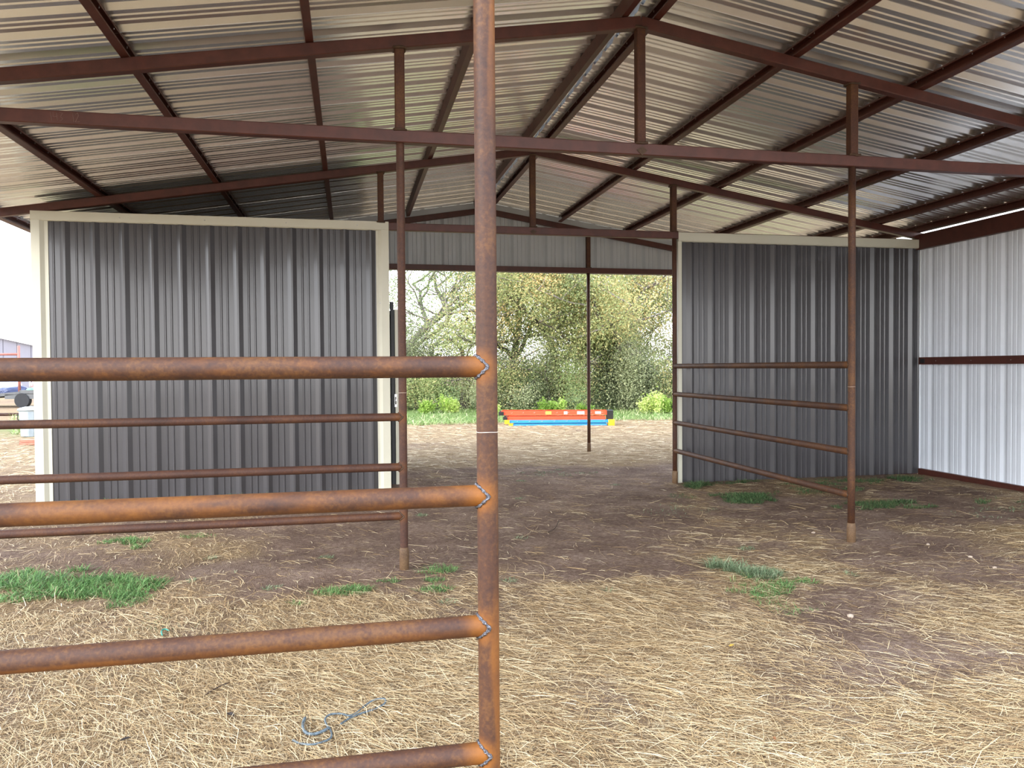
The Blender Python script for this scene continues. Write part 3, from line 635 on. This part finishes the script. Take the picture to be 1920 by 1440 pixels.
# ================================================================== TREES
def tree(name,label,x,y,H,spread,lm,nleaf,seed,lean=(0,0),base=.16,low=.25,fill=False,dens=1.,grp='trees beyond the open back',lsz=.075,cat='tree'):
    r=random.Random(seed); rg=np.random.default_rng(seed)
    t=thing(name,label,cat,(x,y,gz(x,y)),grp)
    wood=MB(); tw=MB(); tips=[]
    def grow(p,d,L,rad,lev):
        n=5; pts=[p];q=np.array(p,float);dd=np.array(d,float)
        for i in range(n):
            dd=dd+np.array([r.gauss(0,.22),r.gauss(0,.22),r.gauss(0,.13)+(.04 if lev else .0)]);dd/=np.linalg.norm(dd); q=q+dd*L/n; pts.append(q.copy())
        (wood if lev<2 else tw).tube(pts,[rad*(1-.55*i/n) for i in range(n+1)],7 if lev<2 else 4,cap=False)
        if lev>=2: tips.extend(pts[2:])
        if lev<3:
            k=[5,4,4][lev]
            for i in range(k):
                j=r.randint(2,n) if lev else r.randint(1,n); a=r.uniform(0,6.283); e=r.uniform(.0,.75) if lev else r.uniform(.15,.8)
                nd=np.array([math.cos(a)*math.cos(e)*spread,math.sin(a)*math.cos(e)*spread,math.sin(e)]); nd=nd*.8+dd*.35; nd/=np.linalg.norm(nd)
                grow(pts[j],nd,L*r.uniform(.5,.8),rad*.5,lev+1)
    z0=gz(x,y)-.1
    grow((x,y,z0),(lean[0],lean[1],1),H*.5,base,0)
    tips=np.array(tips)
    wood.build('trunk',BARK,t)
    tw.build('twigs',TWIG,t)['kind']='stuff'
    # leaf clouds follow the twigs
    n=nleaf; c=tips[rg.integers(0,len(tips),n)]; P=c+rg.normal(0,1,(n,3))*np.array([.30,.30,.22])*H/6
    if fill: P[:,2]=P[:,2]*rg.random(n)**.55
    k=P[:,2]>low; P=P[k];c=c[k];n=len(P)
    s=lsz*rg.uniform(.5,1.3,n); a=rg.normal(0,1,(n,3));a/=np.linalg.norm(a,axis=1)[:,None]; b=np.cross(a,rg.normal(0,1,(n,3)));b/=np.linalg.norm(b,axis=1)[:,None]
    V=np.stack([P-a*s[:,None]*.5,P+b*s[:,None]*.24,P+a*s[:,None]*.5,P-b*s[:,None]*.24],1).reshape(-1,3)
    clus=fbm(c[:,0]*.9+c[:,1]*.5,c[:,2]*.9,seed,3)
    rn=np.clip((clus-.5)*1.9+.45+rg.normal(0,.16,n),0,1)
    npmesh('foliage',V,np.arange(4*n).reshape(-1,4),lm,np.repeat(rn,4),t)
    return t
def OAK(nm,lb,x,y,H,sp,lm,nl,seed,lean,base,low): return tree(nm,lb,x,y,H*1.38,sp,lm,int(nl*1.9),seed,lean,base,low,lsz=.088)
OAK('oak_tree','dark-trunked oak at the left of the gap, pale sky through its thin crown',1.6,30.5,7.4,1.1,LEAFS[0],11000,3,(.02,0),.22,1.6)
OAK('oak_tree','oak with a thick leaning trunk between the second post and the foreground post',4.15,28.6,6.8,1.3,LEAFS[1],15000,8,(.12,0),.21,1.0)
OAK('oak_tree','wide oak right behind the ladders, yellow-green crown',7.6,27.6,6.6,1.5,LEAFS[1],26000,14,(-.1,0),.18,.7)
OAK('oak_tree','leafy green oak left of the slim back post',6.1,29.8,7.2,1.3,LEAFS[0],24000,21,(.1,0),.2,.8)
OAK('oak_tree','orange-tinted tree right of the slim back post',9.9,26.6,6.0,1.5,LEAFS[1],26000,33,(.1,0),.16,.5)
OAK('oak_tree','green tree beside the right fence post at the edge of the gap',11.9,27.6,6.6,1.4,LEAFS[0],24000,40,(-.1,0),.18,.5)
OAK('oak_tree','tree hidden mostly behind the right charcoal wall',14.8,28.0,6.6,1.4,LEAFS[0],14000,47,(0,0),.18,.5)
OAK('oak_tree','tree mostly behind the left charcoal wall',-1.4,31.5,7.0,1.3,LEAFS[0],12000,52,(0,0),.18,.8)
sh=[(2.3,28.4,2.3,'dull green shrub at the foot of the leftmost oak'),(3.4,30.2,2.6,'dull shrub behind the leaning oak trunk'),(5.4,27.7,2.5,'dense grey-green shrub just right of the foreground post'),
    (6.9,26.8,2.7,'dense dark shrub behind the left part of the ladders'),(8.3,26.5,2.5,'dense shrub behind the slim back post'),(9.8,25.8,2.4,'dull shrub right of the slim back post'),
    (11.3,25.9,2.2,'dull shrub nearest the right fence post'),(13.2,26.5,2.4,'dull shrub behind the right charcoal wall'),(.4,29.8,2.4,'dull shrub behind the left wall edge'),(2.5,34.5,3.0,'tall far shrub seen between the two left oaks'),(5.6,34,3.0,'tall far shrub behind the oak right of the foreground post'),(8.6,33,3.0,'tall far shrub behind the widest oak'),(11.6,32.5,3.0,'tall far shrub behind the orange-tinted tree'),(14.6,32,3.0,'tall far shrub farthest to the right behind the right wall')]
for i,(x,y,h,lb) in enumerate(sh):
    tree('shrub',lb,x,y,h*1.75,2.0,LEAFS[2 if i%3 else 0],22000,100+i,(0,0),.05,.02,True,grp='shrubs under the trees',lsz=.07,cat='shrub')
bs=[(5.9,23.6,.62,'bright yellow-green bush directly behind the ladders, left one'),(6.4,23.7,.5,'bright yellow-green bush directly behind the ladders, second from left'),(7.3,23.4,.42,'pale leafy weed above the middle of the ladders'),
    (9.4,23.2,.8,'yellow-green bush to the right of the slim back post'),(10.3,23.4,.75,'yellow-green bush close to the right fence post'),(4.4,24.0,.5,'small green bush just right of the foreground post'),
    (2.5,25.5,.5,'small bright bush at the left of the gap'),(3.4,25.8,.55,'small bright bush beside the leaning trunk')]
for i,(x,y,h,lb) in enumerate(bs):
    tree('bush',lb,x,y,h*1.5,1.3,LEAFS[3],1500,200+i,(0,0),.012,.02,True,grp='bright bushes in front of the shrubs',lsz=.085,cat='bush')
# ================================================================== FAR LEFT YARD
SHEDW=simple('lilac_grey_shed_wall',(.17,.165,.20),.6,0,.05,1); SHEDR=simple('white_shed_roof',(.8,.8,.82),.5)
def local(px,dist):   # unit directions of a sight line on the ground plan
    d=F+RT*(px-960)/FOC; d=d/np.linalg.norm(d[:2]); return d[0]*dist,d[1]*dist
bx,by=local(20,66); 
b=thing('metal_building','grey metal building far off at the left edge','building',(bx,by,0))
ux,uy=cy_,-sy_
def P(a,dpt,z): return (bx+ux*a+sy_*dpt,by+uy*a+cy_*dpt,z)
m=MB(); m.add([P(-9,0,-.2),P(3.2,0,-.2),P(3.2,0,3.0),P(-9,0,5.75),P(-9,12,-.2),P(3.2,12,-.2),P(3.2,12,3.0),P(-9,12,5.75)],[(0,1,2,3),(7,6,5,4),(1,5,6,2),(0,3,7,4)]); 
for k in range(12): m.add([P(-8.6+k*1.0,-.03,-.2),P(-8.5+k*1.0,-.03,-.2),P(-8.5+k*1.0,-.03,5.62-k*.2255),P(-8.6+k*1.0,-.03,5.62-k*.2255)],[(0,1,2,3)])
m.build('wall',SHEDW,b)
m=MB(); m.add([P(3.5,-.3,2.95),P(-9,-.3,5.78),P(-9,12.3,5.78),P(3.5,12.3,2.95),P(3.5,-.3,3.15),P(-9,-.3,5.98),P(-9,12.3,5.98),P(3.5,12.3,3.15)],[(0,1,2,3),(7,6,5,4),(0,4,5,1),(1,5,6,2),(2,6,7,3),(3,7,4,0)]); m.build('roof',SHEDR,b)
# distant tree by the building
dx,dy=local(52,95); tree('distant_tree','small hazy tree top just above the far metal building',dx,dy,4.3,1.4,LEAFS[0],1800,301,(0,0),.15,1,grp=None,lsz=.22)
# flatbed trailer
tx,ty=local(22,37.5)
t=thing('flatbed_trailer','dark flatbed trailer loaded with junk at the far left','trailer',(tx,ty,gz(tx,ty)))
TRM=simple('weathered_trailer_steel',(.10,.10,.10),.7); TYR=simple('tyre_rubber',(.02,.02,.022),.85)
def Q(a,dpt,z): return (tx+ux*a+sy_*dpt,ty+uy*a+cy_*dpt,z)
def qbox(m,a0,a1,d0,d1,z0,z1,sk=0):
    v=[Q(a0,d0,z0),Q(a1,d0,z0+sk),Q(a1,d1,z0+sk),Q(a0,d1,z0),Q(a0,d0,z1),Q(a1,d0,z1+sk),Q(a1,d1,z1+sk),Q(a0,d1,z1)]
    m.add(v,[(0,3,2,1),(4,5,6,7),(0,1,5,4),(1,2,6,5),(2,3,7,6),(3,0,4,7)])
m=MB(); qbox(m,-3.2,-.6,0,2,.40,.52,0); qbox(m,-.7,.35,0,2,.45,.57,.10); qbox(m,.3,2.6,0,2,.58,.72); m.build('deck',TRM,t)
for a in (-2.2,.42):
    for d0 in (-.05,1.85):
        m=MB(); m.tube([Q(a,d0,.30),Q(a,d0+.2,.30)],.30,20); wh=m.build('wheel',TYR,t)
m=MB(); qbox(m,-.3,1.2,.0,.03,.36,.56); m.build('fender',TRM,t)
m=MB(); m.tube([Q(.12,.3,.5),Q(.12,.3,2.55)],.055,8); m.tube([Q(-2.4,.3,2.2),Q(.12,.3,2.2)],.05,8); 
ORP=simple('orange_painted_pipe',(.36,.13,.10),.5); m.build('upright_frame',ORP,t)
m=MB(); m.tube([Q(1.0,.3,.6),Q(1.0,.3,2.3)],.05,8); qbox(m,.75,1.5,.25,.4,1.9,2.15); m.build('headboard',ORP,t)
m=MB(); m.tube([Q(.62,.2,.6),Q(.62,.2,1.2)],.03,6); m.build('stake',ALU,t)
# load
def lump(name,label,cat,a,dpt,z,ra,rz,mt):
    bm=bmesh.new(); bmesh.ops.create_icosphere(bm,subdivisions=3,radius=1); rr=random.Random(int(a*100))
    c=Q(a,dpt,z)
    for v in bm.verts:
        k=1+.22*math.sin(v.co.x*5+a)*math.cos(v.co.y*4)+.1*rr.random(); v.co=Vector((v.co.x*ra*k,v.co.y*ra*k*.7,max(v.co.z*rz*k,-rz*.5)))
    me=bpy.data.meshes.new(name); bm.to_mesh(me); bm.free(); me.materials.append(mt); o=bpy.data.objects.new(name,me); C.objects.link(o); o.location=(c[0],c[1],c[2]+rz*.5); tag(o,label,cat)
lump('tarp_bundle','dark blue tarp bundle on the left part of the trailer','tarp',-.35,.8,.52,.6,.22,simple('navy_tarp',(.03,.04,.10),.5))
lump('tarp_bundle','pale blue tarp heap behind the dark one on the trailer','tarp',-1.3,1.3,.55,.8,.38,simple('pale_tarp',(.45,.52,.70),.5))
lump('cloth_heap','reddish and pale junk heap on the trailer by the wall trim','junk heap',.72,.9,.72,.4,.32,simple('red_pale_cloth',(.50,.22,.22),.7,0,.8,6))
lump('bag','small green bag in front of the junk heap on the trailer','bag',.72,.3,.68,.24,.10,simple('green_bag',(.16,.36,.26),.6))
lump('tarp_bundle','dark blue-grey heap at the right end of the trailer','tarp',1.25,.9,.72,.45,.30,simple('slate_tarp',(.12,.12,.2),.6))
# ground beam, trash can, bricks
gx_,gy_=local(12,31); m=MB(); m.tube([(gx_-3*ux,gy_-3*uy,.05+gz(gx_,gy_)),(gx_+.55*ux,gy_+.55*uy,.05+gz(gx_,gy_))],.055,10); tag(m.build('ground_pipe',RUST2,heat=True),'long dark pipe lying on the ground in front of the trailer','pipe')
kx,ky=local(57,20.9); kz=gz(kx,ky)
can=thing('trash_can','galvanized ribbed trash can at the left edge of the left wall','trash can',(kx,ky,kz))
GZ_=simple('galvanised_zinc',(.42,.50,.56),.40,.8,.1,12)
m=MB(); n=48; prof=[(.0,.0),(.20,0),(.205,.02),(.24,.60),(.25,.605),(.25,.62),(.235,.62),(.20,.03),(0,.03)]; v=[];f=[]
for j,(rr_,zz) in enumerate(prof):
    for k in range(n):
        a=2*math.pi*k/n; q=rr_*(1+(.022 if k%4<2 else 0)*(1 if 2<=j<=3 else 0)); v.append((kx+q*math.cos(a),ky+q*math.sin(a),kz+zz))
for j in range(len(prof)-1):
    for k in range(n): f.append((j*n+k,j*n+(k+1)%n,(j+1)*n+(k+1)%n,(j+1)*n+k))
m.add(v,f); m.build('can_body',GZ_,can)
m=MB(); v=[];f=[]
prof=[(.262,.60),(.268,.60),(.268,.64),(.22,.665),(.12,.69),(.0,.70)]
for j,(rr_,zz) in enumerate(prof):
    for k in range(n): a=2*math.pi*k/n; v.append((kx+rr_*math.cos(a),ky+rr_*math.sin(a),kz+zz))
for j in range(len(prof)-1):
    for k in range(n): f.append((j*n+k,j*n+(k+1)%n,(j+1)*n+(k+1)%n,(j+1)*n+k))
m.add(v,f,True); m.build('lid',GZ_,can)
hx=-ux*.25;hy=-uy*.25
m=MB(); m.tube([(kx+hx*.98,ky+hy*.98,kz+.52),(kx+hx*1.22,ky+hy*1.22,kz+.50),(kx+hx*1.25,ky+hy*1.25,kz+.40),(kx+hx*1.0,ky+hy*1.0,kz+.36)],.01,6); m.build('handle',BLACK,can)
kx,ky=local(54,18.6); m=MB(); 
for j in range(2): m.bbox((kx-.17+.01*j,ky-.08,gz(kx,ky)+.055*j),(kx+.17,ky+.08,gz(kx,ky)+.05+.055*j),.004)
kb=thing('brick','flat orange-red brick stack on the ground left of the left wall','brick',(kx,ky,gz(kx,ky)))
m.build('brick_body',simple('orange_brick',(.50,.17,.11),.8,0,.15,20,.2),kb)
# ================================================================== LIGHT
W=bpy.data.worlds.new('sky'); bpy.context.scene.world=W; W.use_nodes=True; N=W.node_tree.nodes; L=W.node_tree.links; bg=N['Background']
tc=N.new('ShaderNodeTexCoord'); sx=N.new('ShaderNodeSeparateXYZ'); L.new(tc.outputs['Generated'],sx.inputs[0])
cl=N.new('ShaderNodeTexNoise'); cl.inputs['Scale'].default_value=2.2; cl.inputs['Detail'].default_value=5; L.new(tc.outputs['Generated'],cl.inputs['Vector'])
ad=N.new('ShaderNodeMath'); ad.operation='MULTIPLY_ADD'; ad.inputs[1].default_value=.5; L.new(cl.outputs[0],ad.inputs[0]); L.new(sx.outputs['Z'],ad.inputs[2])
rp=N.new('ShaderNodeValToRGB'); e=rp.color_ramp.elements; e[0].position=.2; e[0].color=(1.0,1.0,1.0,1); e[1].position=.95; e[1].color=(.46,.55,.70,1)
L.new(ad.outputs[0],rp.inputs[0]); L.new(rp.outputs[0],bg.inputs['Color']); bg.inputs['Strength'].default_value=1.45
sl=bpy.data.lights.new('sun','SUN'); sl.energy=1.0; sl.angle=math.radians(35); sl.color=(1,.97,.92); so=bpy.data.objects.new('sun',sl); C.objects.link(so)
sdir=Vector((-.74,-.36,.46)).normalized(); so.rotation_euler=sdir.to_track_quat('Z','Y').to_euler()
sc=bpy.context.scene; vs=sc.view_settings; vs.view_transform='Standard'; vs.look='None'; vs.gamma=1; vs.use_curve_mapping=False; vs.exposure=2.22
sc.cycles.max_bounces=8; sc.cycles.diffuse_bounces=5; sc.cycles.glossy_bounces=4; sc.cycles.sample_clamp_indirect=6
